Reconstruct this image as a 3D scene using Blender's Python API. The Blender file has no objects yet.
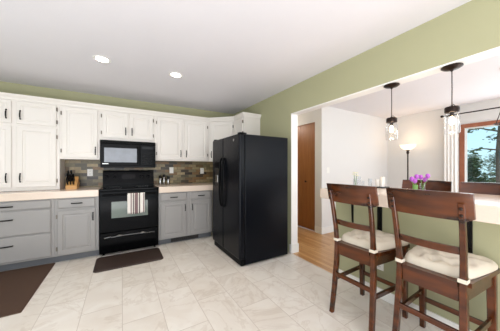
import bpy, bmesh, math, random
from mathutils import Vector, Matrix
random.seed(7)
PI = math.pi
S = bpy.context.scene
COL = S.collection

# ------------------------------------------------------------------ camera
H = 1.28
YAW = math.radians(30.7)
cam_d = bpy.data.cameras.new('camera')
cam = bpy.data.objects.new('camera', cam_d)
COL.objects.link(cam)
cam.location = (0, 0, H)
cam.rotation_euler = (PI / 2, 0, -YAW)
cam_d.sensor_width = 36
cam_d.lens = 216 / 500 * 36
cam_d.shift_y = 0.005
cam_d.clip_start = 0.02
S.camera = cam

# ------------------------------------------------------------------ colour management, world, lights
S.view_settings.view_transform = 'Standard'
S.view_settings.look = 'None'
S.view_settings.gamma = 1
S.view_settings.use_curve_mapping = False
S.view_settings.exposure = 0.39

world = bpy.data.worlds.new('sky')
S.world = world
world.use_nodes = True
wn = world.node_tree
wn.nodes.clear()
wo = wn.nodes.new('ShaderNodeOutputWorld')
wb = wn.nodes.new('ShaderNodeBackground')
tc = wn.nodes.new('ShaderNodeTexCoord')
sep = wn.nodes.new('ShaderNodeSeparateXYZ')
rp = wn.nodes.new('ShaderNodeValToRGB')
wn.links.new(tc.outputs['Generated'], sep.inputs[0])
wn.links.new(sep.outputs['Z'], rp.inputs[0])
rp.color_ramp.elements[0].position = 0.0
rp.color_ramp.elements[0].color = (0.55, 0.83, 0.92, 1)
rp.color_ramp.elements[1].position = 0.6
rp.color_ramp.elements[1].color = (0.22, 0.50, 0.86, 1)
wn.links.new(rp.outputs[0], wb.inputs[0])
wb.inputs[1].default_value = 1.05
wn.links.new(wb.outputs[0], wo.inputs[0])


def area(name, loc, rot, sx, sy, power, col):
    l = bpy.data.lights.new(name, 'AREA')
    l.shape = 'RECTANGLE'
    l.size, l.size_y = sx, sy
    l.energy = power
    l.color = col
    o = bpy.data.objects.new(name, l)
    o.location = loc
    o.rotation_euler = rot
    COL.objects.link(o)
    return o


# daylight through the glazed patio door behind the camera, the kitchen window left, the dining window
area('patio_daylight', (-0.4, -2.55, 1.30), (math.radians(90), 0, 0), 3.2, 2.1, 70, (1.0, 0.97, 1.0))
area('kitchen_window_daylight', (-2.72, 1.4, 1.45), (math.radians(90), 0, math.radians(-90)), 2.2, 1.5, 17, (0.95, 0.96, 1.0))
# upward fill lamp added behind the camera to lighten the ceiling, like floor bounce
area('ceiling_fill', (-0.5, -1.3, 0.03), (PI, 0, 0), 3.0, 1.8, 95, (0.97, 0.95, 1.0))
area('dining_window_daylight', (5.62, 0.55, 1.5), (math.radians(90), 0, math.radians(90)), 1.9, 1.15, 16, (0.92, 0.96, 1.0))
area('dining_ceiling_fill', (4.3, -0.6, 0.03), (PI, 0, 0), 2.0, 2.0, 34, (0.96, 0.97, 1.0))  # unseen upward fill, added to lighten the dining ceiling and walls
area('dining_patio_daylight', (4.1, -2.5, 1.3), (math.radians(90), 0, 0), 2.4, 2.0, 36, (0.90, 0.94, 1.0))

sun = bpy.data.lights.new('sun', 'SUN')
sun.energy = 2.2
sun.angle = 0.01
sun.color = (1, .95, .86)
sun_o = bpy.data.objects.new('sun', sun)
sun_o.rotation_euler = Vector((.62, .30, -1.0)).to_track_quat('-Z', 'Y').to_euler()
COL.objects.link(sun_o)


def point(name, loc, power, col, r=0.03):
    l = bpy.data.lights.new(name, 'POINT')
    l.energy = power
    l.color = col
    l.shadow_soft_size = r
    o = bpy.data.objects.new(name, l)
    o.location = loc
    COL.objects.link(o)


def spot(name, loc, power, col):
    l = bpy.data.lights.new(name, 'SPOT')
    l.energy = power
    l.color = col
    l.spot_size = math.radians(130)
    l.spot_blend = 0.8
    l.shadow_soft_size = 0.06
    o = bpy.data.objects.new(name, l)
    o.location = loc
    COL.objects.link(o)


# ------------------------------------------------------------------ materials
def srgb(r, g, b):
    f = lambda c: (c / 255 / 12.92) if c / 255 <= 0.04045 else ((c / 255 + 0.055) / 1.055) ** 2.4
    return (f(r), f(g), f(b), 1)


class N:
    def __init__(s, name):
        s.m = bpy.data.materials.new(name)
        s.m.use_nodes = True
        s.t = s.m.node_tree
        s.p = s.t.nodes['Principled BSDF']

    def n(s, typ, **kw):
        x = s.t.nodes.new('ShaderNode' + typ)
        for k, v in kw.items():
            setattr(x, k, v)
        return x

    def l(s, a, b):
        s.t.links.new(a, b)

    def coord(s, scale=(1, 1, 1), rot=(0, 0, 0), loc=(0, 0, 0)):
        g = s.n('NewGeometry')
        mp = s.n('Mapping')
        mp.inputs['Scale'].default_value = scale
        mp.inputs['Rotation'].default_value = rot
        mp.inputs['Location'].default_value = loc
        s.l(g.outputs['Position'], mp.inputs[0])
        return mp.outputs[0]

    def objcoord(s, scale=(1, 1, 1)):
        g = s.n('TexCoord')
        mp = s.n('Mapping')
        mp.inputs['Scale'].default_value = scale
        s.l(g.outputs['Object'], mp.inputs[0])
        return mp.outputs[0]


def mat(name, col, rough=0.5, metal=0.0, var=0.04, scale=6.0, bump=0.0, bscale=60, spec=0.5, stretch=(1, 1, 1), coat=0):
    k = N(name)
    no = k.n('TexNoise')
    no.inputs['Scale'].default_value = scale
    no.inputs['Detail'].default_value = 4
    k.l(k.objcoord(stretch), no.inputs['Vector'])
    mx = k.n('MixRGB')
    mx.inputs[1].default_value = [c * (1 - var) for c in col[:3]] + [1]
    mx.inputs[2].default_value = [min(1, c * (1 + var)) for c in col[:3]] + [1]
    k.l(no.outputs['Fac'], mx.inputs[0])
    k.l(mx.outputs[0], k.p.inputs['Base Color'])
    k.p.inputs['Roughness'].default_value = rough
    k.p.inputs['Metallic'].default_value = metal
    k.p.inputs['Specular IOR Level'].default_value = spec
    k.p.inputs['Coat Weight'].default_value = coat
    if bump:
        n2 = k.n('TexNoise')
        n2.inputs['Scale'].default_value = bscale
        n2.inputs['Detail'].default_value = 3
        k.l(k.objcoord(), n2.inputs['Vector'])
        b = k.n('Bump')
        b.inputs['Strength'].default_value = bump
        b.inputs['Distance'].default_value = 0.004
        k.l(n2.outputs['Fac'], b.inputs['Height'])
        k.l(b.outputs[0], k.p.inputs['Normal'])
    return k.m


def wood(name, c1, c2, rough=0.35, scale=(3, 3, 30), sc=3.0, coat=0.0):
    k = N(name)
    no = k.n('TexNoise')
    no.inputs['Scale'].default_value = sc
    no.inputs['Detail'].default_value = 6
    no.inputs['Distortion'].default_value = 0.25
    k.l(k.objcoord(scale), no.inputs['Vector'])
    r = k.n('ValToRGB')
    r.color_ramp.elements[0].position = 0.28
    r.color_ramp.elements[0].color = c1
    r.color_ramp.elements[1].position = 0.78
    r.color_ramp.elements[1].color = c2
    k.l(no.outputs['Fac'], r.inputs[0])
    k.l(r.outputs[0], k.p.inputs['Base Color'])
    k.p.inputs['Roughness'].default_value = rough
    k.p.inputs['Coat Weight'].default_value = coat
    return k.m


def glow(name, col, strength):
    k = N(name)
    k.p.inputs['Base Color'].default_value = col
    k.p.inputs['Emission Color'].default_value = col
    k.p.inputs['Emission Strength'].default_value = strength
    return k.m


def glassm(name, col=(1, 1, 1, 1), rough=0.02, thin=0.82):
    k = N(name)
    k.t.nodes.remove(k.p)
    o = [x for x in k.t.nodes if x.type == 'OUTPUT_MATERIAL'][0]
    tr = k.n('BsdfTransparent')
    tr.inputs[0].default_value = col
    gl = k.n('BsdfGlossy')
    gl.inputs['Roughness'].default_value = rough
    fr = k.n('LayerWeight')
    fr.inputs[0].default_value = 1 - thin
    mx = k.n('MixShader')
    if thin < .95:
        k.l(fr.outputs['Facing'], mx.inputs[0])
    else:
        mx.inputs[0].default_value = .04
    k.l(tr.outputs[0], mx.inputs[1])
    k.l(gl.outputs[0], mx.inputs[2])
    k.l(mx.outputs[0], o.inputs[0])
    return k.m


def tile_floor():
    k = N('marble_tile')
    g = k.n('NewGeometry')
    s = k.n('SeparateXYZ')
    c = k.n('CombineXYZ')
    k.l(g.outputs['Position'], s.inputs[0])
    ax = k.n('MathAdd') if False else k.n('Math', operation='ADD')
    ax.inputs[1].default_value = -0.005
    k.l(s.outputs['X'], ax.inputs[0])
    ay = k.n('Math', operation='ADD')
    ay.inputs[1].default_value = 0.12
    k.l(s.outputs['Y'], ay.inputs[0])
    k.l(ay.outputs[0], c.inputs[0])
    k.l(ax.outputs[0], c.inputs[1])
    br = k.n('TexBrick')
    br.offset = 0.5
    br.inputs['Scale'].default_value = 1
    br.inputs['Brick Width'].default_value = 0.62
    br.inputs['Row Height'].default_value = 0.31
    br.inputs['Mortar Size'].default_value = 0.0028
    br.inputs['Mortar Smooth'].default_value = 0.3
    br.inputs['Color1'].default_value = (0, 0, 0, 1)
    br.inputs['Color2'].default_value = (1, 1, 1, 1)
    br.inputs['Mortar'].default_value = (0.5, 0.5, 0.5, 1)
    k.l(c.outputs[0], br.inputs['Vector'])
    tone = k.n('ValToRGB')
    tone.color_ramp.elements[0].color = srgb(230, 222, 210)
    tone.color_ramp.elements[1].color = srgb(240, 234, 224)
    k.l(br.outputs['Color'], tone.inputs[0])
    # cloudy stone
    n1 = k.n('TexNoise')
    n1.inputs['Scale'].default_value = 3.2
    n1.inputs['Detail'].default_value = 8
    n1.inputs['Distortion'].default_value = 1.2
    add = k.n('VectorMath', operation='ADD')
    sc = k.n('VectorMath', operation='SCALE')
    sc.inputs['Scale'].default_value = 7
    k.l(br.outputs['Color'], sc.inputs[0])
    k.l(sc.outputs[0], add.inputs[0])
    k.l(g.outputs['Position'], add.inputs[1])
    k.l(add.outputs[0], n1.inputs['Vector'])
    r1 = k.n('ValToRGB')
    r1.color_ramp.elements[0].position = 0.38
    r1.color_ramp.elements[0].color = srgb(216, 202, 188)
    r1.color_ramp.elements[1].position = 0.62
    r1.color_ramp.elements[1].color = (1, 1, 1, 1)
    k.l(n1.outputs['Fac'], r1.inputs[0])
    m1 = k.n('MixRGB', blend_type='MULTIPLY')
    m1.inputs[0].default_value = 0.22
    k.l(tone.outputs[0], m1.inputs[1])
    k.l(r1.outputs[0], m1.inputs[2])
    # thin veins
    n2 = k.n('TexNoise')
    n2.inputs['Scale'].default_value = 2.1
    n2.inputs['Detail'].default_value = 10
    n2.inputs['Roughness'].default_value = 0.65
    n2.inputs['Distortion'].default_value = 0.8
    k.l(add.outputs[0], n2.inputs['Vector'])
    r2 = k.n('ValToRGB')
    e = r2.color_ramp.elements
    e[0].position = 0.47
    e[0].color = (1, 1, 1, 1)
    e[1].position = 0.53
    e[1].color = (1, 1, 1, 1)
    x = e.new(0.5)
    x.color = srgb(190, 170, 152)
    k.l(n2.outputs['Fac'], r2.inputs[0])
    m2 = k.n('MixRGB', blend_type='MULTIPLY')
    m2.inputs[0].default_value = 0.22
    k.l(m1.outputs[0], m2.inputs[1])
    k.l(r2.outputs[0], m2.inputs[2])
    m3 = k.n('MixRGB')
    m3.inputs[2].default_value = srgb(202, 190, 176)
    k.l(br.outputs['Fac'], m3.inputs[0])
    k.l(m2.outputs[0], m3.inputs[1])
    k.l(m3.outputs[0], k.p.inputs['Base Color'])
    k.p.inputs['Roughness'].default_value = 0.27
    b = k.n('Bump')
    b.invert = True
    b.inputs['Strength'].default_value = 0.3
    b.inputs['Distance'].default_value = 0.002
    k.l(br.outputs['Fac'], b.inputs['Height'])
    k.l(b.outputs[0], k.p.inputs['Normal'])
    return k.m


def oak_floor():
    k = N('oak_strip_floor')
    g = k.n('NewGeometry')
    s = k.n('SeparateXYZ')
    c = k.n('CombineXYZ')
    k.l(g.outputs['Position'], s.inputs[0])
    k.l(s.outputs['Y'], c.inputs[0])
    k.l(s.outputs['X'], c.inputs[1])
    br = k.n('TexBrick')
    br.offset = 0.37
    br.inputs['Scale'].default_value = 1
    br.inputs['Brick Width'].default_value = 0.8
    br.inputs['Row Height'].default_value = 0.06
    br.inputs['Mortar Size'].default_value = 0.0012
    br.inputs['Color1'].default_value = (0, 0, 0, 1)
    br.inputs['Color2'].default_value = (1, 1, 1, 1)
    br.inputs['Mortar'].default_value = (0.3, 0.3, 0.3, 1)
    k.l(c.outputs[0], br.inputs['Vector'])
    r = k.n('ValToRGB')
    r.color_ramp.elements[0].color = srgb(196, 140, 84)
    r.color_ramp.elements[1].color = srgb(226, 180, 124)
    k.l(br.outputs['Color'], r.inputs[0])
    n = k.n('TexNoise')
    n.inputs['Scale'].default_value = 4
    n.inputs['Detail'].default_value = 6
    k.l(k.coord((12, 1, 1)), n.inputs['Vector'])
    m = k.n('MixRGB', blend_type='MULTIPLY')
    m.inputs[0].default_value = 0.35
    k.l(r.outputs[0], m.inputs[1])
    k.l(n.outputs['Fac'], m.inputs[2])
    m3 = k.n('MixRGB')
    m3.inputs[2].default_value = srgb(120, 78, 40)
    k.l(br.outputs['Fac'], m3.inputs[0])
    k.l(m.outputs[0], m3.inputs[1])
    k.l(m3.outputs[0], k.p.inputs['Base Color'])
    k.p.inputs['Roughness'].default_value = 0.28
    return k.m


def slate_mosaic():
    k = N('slate_mosaic_backsplash')
    g = k.n('NewGeometry')
    s = k.n('SeparateXYZ')
    c = k.n('CombineXYZ')
    k.l(g.outputs['Position'], s.inputs[0])
    ad = k.n('Math', operation='ADD')
    k.l(s.outputs['X'], ad.inputs[0])
    k.l(s.outputs['Y'], ad.inputs[1])
    k.l(ad.outputs[0], c.inputs[0])
    k.l(s.outputs['Z'], c.inputs[1])
    br = k.n('TexBrick')
    br.offset = 0.5
    br.inputs['Scale'].default_value = 1
    br.inputs['Brick Width'].default_value = 0.15
    br.inputs['Row Height'].default_value = 0.052
    br.inputs['Mortar Size'].default_value = 0.0022
    br.inputs['Color1'].default_value = (0, 0, 0, 1)
    br.inputs['Color2'].default_value = (1, 1, 1, 1)
    br.inputs['Mortar'].default_value = (0.5, 0.5, 0.5, 1)
    k.l(c.outputs[0], br.inputs['Vector'])
    r = k.n('ValToRGB')
    r.color_ramp.interpolation = 'CONSTANT'
    cols = [(46, 38, 30), (138, 124, 90), (100, 80, 52), (158, 140, 104), (84, 78, 58), (124, 94, 58), (116, 106, 78), (62, 52, 38), (142, 126, 92)]  # shade under the wall cabinets is put into these darkened slate tones
    e = r.color_ramp.elements
    e[0].position = 0
    e[0].color = srgb(*cols[0])
    e[1].position = 1 / 9
    e[1].color = srgb(*cols[1])
    for i in range(2, 9):
        e.new(i / 9).color = srgb(*cols[i])
    k.l(br.outputs['Color'], r.inputs[0])
    n = k.n('TexNoise')
    n.inputs['Scale'].default_value = 26
    n.inputs['Detail'].default_value = 5
    k.l(g.outputs['Position'], n.inputs['Vector'])
    m = k.n('MixRGB', blend_type='OVERLAY')
    m.inputs[0].default_value = 0.5
    k.l(r.outputs[0], m.inputs[1])
    k.l(n.outputs['Fac'], m.inputs[2])
    m3 = k.n('MixRGB')
    m3.inputs[2].default_value = srgb(96, 86, 72)
    k.l(br.outputs['Fac'], m3.inputs[0])
    k.l(m.outputs[0], m3.inputs[1])
    k.l(m3.outputs[0], k.p.inputs['Base Color'])
    k.p.inputs['Roughness'].default_value = 0.38
    b = k.n('Bump')
    b.inputs['Strength'].default_value = 0.5
    b.inputs['Distance'].default_value = 0.003
    k.l(n.outputs['Fac'], b.inputs['Height'])
    k.l(b.outputs[0], k.p.inputs['Normal'])
    return k.m


def stripes_towel():
    k = N('striped_towel')
    g = k.n('TexCoord')
    s = k.n('SeparateXYZ')
    k.l(g.outputs['Object'], s.inputs[0])
    mr = k.n('MapRange')
    mr.inputs['From Min'].default_value = -0.115
    mr.inputs['From Max'].default_value = 0.115
    k.l(s.outputs['X'], mr.inputs['Value'])
    r = k.n('ValToRGB')
    r.color_ramp.interpolation = 'CONSTANT'
    W, D, R = srgb(226, 220, 212), srgb(74, 62, 62), srgb(128, 104, 104)
    st = [(0, W), (0.17, R), (0.24, W), (0.30, D), (0.36, W), (0.40, R), (0.60, W), (0.66, D), (0.72, W), (0.9, R), (0.95, W)]
    e = r.color_ramp.elements
    e[0].position, e[0].color = 0, W
    e[1].position, e[1].color = st[1]
    for p, c in st[2:]:
        e.new(p).color = c
    k.l(mr.outputs[0], r.inputs[0])
    k.l(r.outputs[0], k.p.inputs['Base Color'])
    k.p.inputs['Roughness'].default_value = 0.9
    return k.m


M = {}
M['green'] = mat('sage_green_paint', srgb(170, 168, 134), 0.75, var=0.015, bump=0.08, bscale=120)
M['white_wall'] = mat('white_wall_paint', srgb(226, 224, 222), 0.75, var=0.01, bump=0.06, bscale=120)
M['ceiling'] = mat('ceiling_paint', srgb(226, 224, 228), 0.85, var=0.012, bump=0.25, bscale=70)
M['trim'] = mat('white_trim_paint', srgb(238, 236, 232), 0.4, var=0.01)
M['cream'] = mat('warm_white_cabinet_paint', srgb(229, 223, 216), 0.38, var=0.01)
M['cream_pale'] = mat('pale_cream_cabinet_paint', srgb(236, 230, 218), 0.5, var=0.01)  # plain pale cream tone, not assigned to any part
M['grey'] = mat('grey_cabinet_paint', srgb(151, 148, 145), 0.4, var=0.015)
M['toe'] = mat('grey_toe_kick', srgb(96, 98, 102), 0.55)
M['laminate'] = mat('beige_laminate', srgb(226, 208, 192), 0.18, var=0.05, scale=90)
M['black_metal'] = mat('black_hardware', srgb(24, 22, 21), 0.35, metal=0.6)
M['pewter'] = mat('pewter_hinge', srgb(120, 112, 102), 0.35, metal=0.8)
M['black_gloss'] = mat('black_enamel', srgb(5, 5, 6), 0.14, var=0.1, spec=0.07)
M['black_glass'] = mat('black_glass', srgb(5, 5, 6), 0.05, var=0.05, spec=0.12)
M['black_fridge'] = mat('black_textured_steel', srgb(9, 11, 17), 0.27, var=0.1, bump=0.3, bscale=160, spec=0.14)
M['black_plastic'] = mat('black_plastic', srgb(13, 13, 14), 0.4, spec=0.12)
M['oven_reflection'] = mat('oven_glass_grey_reflection', srgb(108, 118, 110), 0.1, var=0.12, spec=0.3)  # grey-green room reflection put into the oven glass colour
M['micro_glass'] = mat('microwave_glass_grey_reflection', srgb(120, 124, 132), 0.1, var=0.25, scale=9, spec=0.5)  # reflection of the bright opening behind the camera put into this grey
M['steel'] = mat('brushed_steel', srgb(170, 168, 166), 0.25, metal=1.0)
M['white_plastic'] = mat('white_plastic', srgb(238, 236, 230), 0.35)
M['red_wood'] = wood('mahogany_stained_wood', srgb(26, 11, 4), srgb(106, 52, 16), 0.18, (9, 1.6, 9), 1.6, coat=0.0)
M['door_wood'] = wood('honey_oak_door', srgb(138, 84, 40), srgb(162, 103, 54), 0.4, (14, 14, 1.2), 2.2)
M['window_wood'] = wood('stained_window_wood', srgb(142, 82, 58), srgb(176, 112, 84), 0.4, (2, 2, 2), 3)
M['block_wood'] = wood('knife_block_wood', srgb(206, 150, 88), srgb(226, 176, 112), 0.45, (2, 2, 20), 3)
M['cushion'] = mat('cream_cushion_cloth', srgb(214, 204, 186), 0.92, var=0.03, bump=0.3, bscale=200)
M['rug'] = mat('brown_carpet_mat', srgb(78, 55, 40), 0.95, var=0.3, scale=140, bump=0.8, bscale=260)
M['mat'] = mat('dark_brown_mat', srgb(50, 34, 26), 0.7, var=0.15, scale=60, bump=0.3, bscale=120)
M['tile'] = tile_floor()
M['oak'] = oak_floor()
M['slate'] = slate_mosaic()
M['towel'] = stripes_towel()
M['glass'] = glassm('clear_glass')
M['pane'] = glassm('window_pane', thin=0.97)
M['bulb'] = glow('warm_bulb', (1.0, 0.78, 0.45, 1), 8)
M['downlight'] = glow('downlight_lens', (1.0, 0.94, 0.84, 1), 14)
M['bowl'] = glow('frosted_lamp_bowl', (1.0, 0.82, 0.6, 1), 0.9)
M['bronze'] = mat('oil_rubbed_bronze', srgb(40, 28, 23), 0.35, metal=0.6)
M['curtain'] = mat('white_sheer_curtain', srgb(250, 248, 246), 0.9)
M['candle'] = mat('white_candle_wax', srgb(240, 236, 230), 0.5)
M['purple'] = mat('purple_petal', srgb(176, 92, 190), 0.5, var=0.15)
M['leaf'] = mat('green_leaf', srgb(112, 156, 80), 0.5, var=0.2)
M['petal'] = mat('cream_petal', srgb(238, 234, 206), 0.5)
M['smoke_glass'] = glassm('blue_grey_glass', (0.95, 0.96, 0.97, 1), thin=0.86)
M['black_handle'] = mat('polished_black_handle', srgb(10, 10, 11), 0.1, spec=0.9, coat=0.6)
M['grille'] = mat('dark_register', srgb(30, 26, 24), 0.5)
M['bark'] = mat('pine_bark', srgb(84, 70, 62), 0.9, var=0.3, scale=8)
M['needles'] = mat('pine_needles', srgb(74, 94, 60), 0.8, var=0.5, scale=3)
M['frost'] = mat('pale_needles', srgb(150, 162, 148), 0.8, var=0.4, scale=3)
M['lawn'] = mat('dry_lawn', srgb(120, 122, 80), 0.95, var=0.3, scale=2)
M['chrome'] = mat('chrome', srgb(200, 200, 200), 0.12, metal=1.0)


# ------------------------------------------------------------------ mesh helpers
class MB:
    def __init__(s):
        s.b = bmesh.new()

    def box(s, x0, x1, y0, y1, z0, z1, bev=0.0, mtx=None):
        if x0 > x1: x0, x1 = x1, x0
        if y0 > y1: y0, y1 = y1, y0
        if z0 > z1: z0, z1 = z1, z0
        r = bmesh.ops.create_cube(s.b, size=1)
        vs = r['verts']
        for v in vs:
            v.co = Vector(((x0 + x1) / 2 + v.co.x * (x1 - x0), (y0 + y1) / 2 + v.co.y * (y1 - y0), (z0 + z1) / 2 + v.co.z * (z1 - z0)))
        if bev:
            es = list({e for v in vs for e in v.link_edges})
            q = bmesh.ops.bevel(s.b, geom=es, offset=bev, segments=2, affect='EDGES', profile=0.5)
            vs = list({v for f in q['faces'] for v in f.verts} | {v for v in vs if v.is_valid})
        if mtx is not None:
            for v in vs:
                v.co = mtx @ v.co
        return s

    def rings(s, rings, cap0=True, cap1=True, closed=True):
        vv = [[s.b.verts.new(p) for p in r] for r in rings]
        n = len(vv[0])
        for a, b in zip(vv, vv[1:]):
            for i in range(n if closed else n - 1):
                j = (i + 1) % n
                try:
                    s.b.faces.new((a[i], a[j], b[j], b[i]))
                except ValueError:
                    pass
        if cap0: s.b.faces.new(list(reversed(vv[0])))
        if cap1: s.b.faces.new(vv[-1])
        return s

    def lathe(s, prof, c=(0, 0, 0), seg=24, mtx=None, cap0=True, cap1=True):
        rs = []
        for r, z in prof:
            ring = []
            for i in range(seg):
                a = 2 * PI * i / seg
                p = Vector((max(r, 1e-4) * math.cos(a), max(r, 1e-4) * math.sin(a), z))
                if mtx is not None: p = mtx @ p
                ring.append(p + Vector(c))
            rs.append(ring)
        return s.rings(rs, cap0, cap1)

    def tube(s, pts, r, seg=8):
        pts = [Vector(p) for p in pts]
        rs = []
        up = Vector((0, 0, 1))
        for i, p in enumerate(pts):
            d = (pts[min(i + 1, len(pts) - 1)] - pts[max(i - 1, 0)]).normalized()
            a = up if abs(d.dot(up)) < 0.95 else Vector((1, 0, 0))
            u = d.cross(a).normalized()
            w = d.cross(u).normalized()
            rr = r[i] if isinstance(r, (list, tuple)) else r
            rs.append([p + u * rr * math.cos(2 * PI * k / seg) + w * rr * math.sin(2 * PI * k / seg) for k in range(seg)])
        return s.rings(rs)

    def loft(s, pts):  # (x, y, z, wx, wy) horizontal rectangular sections
        rs = []
        for x, y, z, wx, wy in pts:
            c = 0.2
            hx, hy = wx / 2, wy / 2
            bx, by = hx * (1 - c), hy * (1 - c)
            rs.append([Vector((x + a, y + b, z)) for a, b in
                       ((hx, -by), (hx, by), (bx, hy), (-bx, hy), (-hx, by), (-hx, -by), (-bx, -hy), (bx, -hy))])
        return s.rings(rs)

    def prism(s, poly, z0, z1):
        return s.rings([[Vector((x, y, z0)) for x, y in poly], [Vector((x, y, z1)) for x, y in poly]])

    def sphere(s, c, r, sc=(1, 1, 1), seg=12, ring=8):
        m = Matrix.Translation(c) @ Matrix.Diagonal((sc[0], sc[1], sc[2], 1))
        bmesh.ops.create_uvsphere(s.b, u_segments=seg, v_segments=ring, radius=r, matrix=m)
        return s

    def build(s, name, m, parent=None, smooth=False, origin=None, sm_angle=None):
        b = s.b
        bmesh.ops.recalc_face_normals(b, faces=b.faces)
        if parent is not None:
            o0 = wloc(parent)
        elif origin is not None:
            o0 = Vector(origin)
        else:
            xs = [v.co for v in b.verts]
            o0 = Vector(((min(v.x for v in xs) + max(v.x for v in xs)) / 2, (min(v.y for v in xs) + max(v.y for v in xs)) / 2, min(v.z for v in xs)))
        for v in b.verts: v.co -= o0
        me = bpy.data.meshes.new(name)
        b.to_mesh(me)
        b.free()
        if smooth:
            for p in me.polygons: p.use_smooth = True
            try:
                me.set_sharp_from_angle(angle=math.radians(sm_angle or 40))
            except Exception:
                pass
        me.materials.append(m)
        o = bpy.data.objects.new(name, me)
        COL.objects.link(o)
        if parent is not None:
            o.parent = parent
        else:
            o.location = o0
        return o


def wloc(o):
    v = Vector((0, 0, 0))
    while o is not None:
        v += o.location
        o = o.parent
    return v


def tag(o, label, cat, group=None, kind=None):
    o['label'] = label
    o['category'] = cat
    if group: o['group'] = group
    if kind: o['kind'] = kind
    return o


def thing(name, label, cat, loc, group=None):
    o = bpy.data.objects.new(name, None)
    o.empty_display_size = 0.05
    COL.objects.link(o)
    o.location = loc
    return tag(o, label, cat, group)


def struct(name, mb, m, parent=None, smooth=False):
    o = mb.build(name, m, parent, smooth)
    if parent is None: o['kind'] = 'structure'
    return o


def bx(*a, **k):
    return MB().box(*a, **k)


def copy_tree(o, parent=None):
    c = o.copy()
    COL.objects.link(c)
    c.parent = parent
    for ch in [x for x in bpy.data.objects if x.parent == o]:
        copy_tree(ch, c)
    return c


# ------------------------------------------------------------------ the room
CEIL = 2.50
YB = 4.40     # back wall
XR = 2.19     # header / pony wall plane
T = 0.12
XD = 5.70     # dining window wall
YD = 2.88     # dining back wall
struct('floor', bx(-2.8, XR, -2.7, YB, -0.05, 0), M['tile'])
struct('floor_oak', bx(XR, XD + .1, -2.7, 6.0, -0.05, 0.0), M['oak'])
struct('ceiling', bx(-2.8, XD + .1, -2.7, 6.0, CEIL, CEIL + .08), M['ceiling'])
struct('wall_back', bx(-2.8, XR, YB, YB + .12, 0, CEIL), M['green'])
w = MB()
w.box(-2.92, -2.8, -2.7, 0.2, 0, CEIL).box(-2.92, -2.8, 2.6, YB, 0, CEIL).box(-2.92, -2.8, 0.2, 2.6, 0, 0.7).box(-2.92, -2.8, 0.2, 2.6, 2.2, CEIL)
struct('wall_left', w, M['green'])
w = MB()
w.box(-2.8, -2.1, -2.82, -2.7, 0, CEIL).box(1.3, 2.8, -2.82, -2.7, 0, CEIL).box(-2.1, 1.3, -2.82, -2.7, 2.35, CEIL)
w.box(5.4, XD + .1, -2.82, -2.7, 0, CEIL).box(2.8, 5.4, -2.82, -2.7, 2.3, CEIL)
struct('wall_front', w, M['white_wall'])
# header wall with pony wall
YJ = 2.48
KW = 1.69
struct('wall_right', MB().box(XR, XR + T, YJ, 6.0, 0, CEIL).box(XR, XR + T, -2.7, YJ, 2.10, CEIL), M['green'])
struct('wall_pony', bx(XR, XR + T, -2.7, KW, 0, 0.938), M['green'])
# white finished jamb and underside of the opening
struct('trim_1', bx(XR - .001, XR + T + .001, YJ - .012, YJ, 0.0, 2.09), M['trim'])
struct('trim_2', bx(XR - .001, XR + T + .001, -2.7, YJ, 2.086, 2.10), M['trim'])
struct('baseboard_jamb', MB().box(XR - .014, XR + T + .014, YJ - .027, YJ - .013, 0, 0.13, bev=.003).box(XR - .014, XR, YJ - .012, YJ + .02, 0, .13), M['trim'])
struct('baseboard_pony', bx(XR - .014, XR, -2.6, KW, 0, 0.10, bev=.003), M['trim'])
# hall wall with the bifold door, dining walls
XH = 3.32
w = MB()
w.box(XH, XH + .12, YD, 3.05, 0, CEIL).box(XH, XH + .12, 3.91, 5.9, 0, CEIL).box(XH, XH + .12, 3.05, 3.91, 2.20, CEIL)
struct('wall_hall', w, M['white_wall'])
struct('wall_hall_end', bx(XR + T, XH, 5.6, 5.72, 0, CEIL), M['white_wall'])
struct('wall_dining_back', bx(XH + .12, XD, YD, YD + .12, 0, CEIL), M['white_wall'])
WY0, WY1, WZ0, WZ1 = -0.45, 1.47, 0.85, 2.05
w = MB()
w.box(XD, XD + .12, -2.7, WY0, 0, CEIL).box(XD, XD + .12, WY1, YD + .12, 0, CEIL)
w.box(XD, XD + .12, WY0, WY1, 0, WZ0).box(XD, XD + .12, WY0, WY1, WZ1, CEIL)
struct('wall_dining_right', w, M['white_wall'])
struct('baseboard_hall', MB().box(XH - .013, XH, YD, 3.045, 0, .13, bev=.003).box(XH - .013, XH, 3.93, 5.6, 0, .13, bev=.003), M['trim'])
struct('baseboard_dining', bx(XH - .013, XD, YD - .013, YD, 0, .13, bev=.003), M['trim'])
# bifold door
d = MB()
d.box(XH + .02, XH + .05, 3.06, 3.477, .012, 2.19, bev=.002).box(XH + .02, XH + .05, 3.483, 3.90, .012, 2.19, bev=.002)
d1 = struct('door_1', d, M['door_wood'])
MB().lathe([(.006, 0), (.008, .015), (.018, .022), (.02, .034), (.012, .042), (.001, .044)], mtx=Matrix.Rotation(-PI / 2, 4, 'Y'), seg=14,
           c=(XH + .02, 3.30, 1.0)).build('door_knob', M['bronze'], d1, True)
MB().box(XH - .001, XH + .05, 3.05, 3.06, 0, 2.20).box(XH - .001, XH + .05, 3.90, 3.91, 0, 2.20).box(XH - .001, XH + .05, 3.05, 3.91, 2.19, 2.20).build('door_jamb', M['door_wood'], d1)
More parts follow.
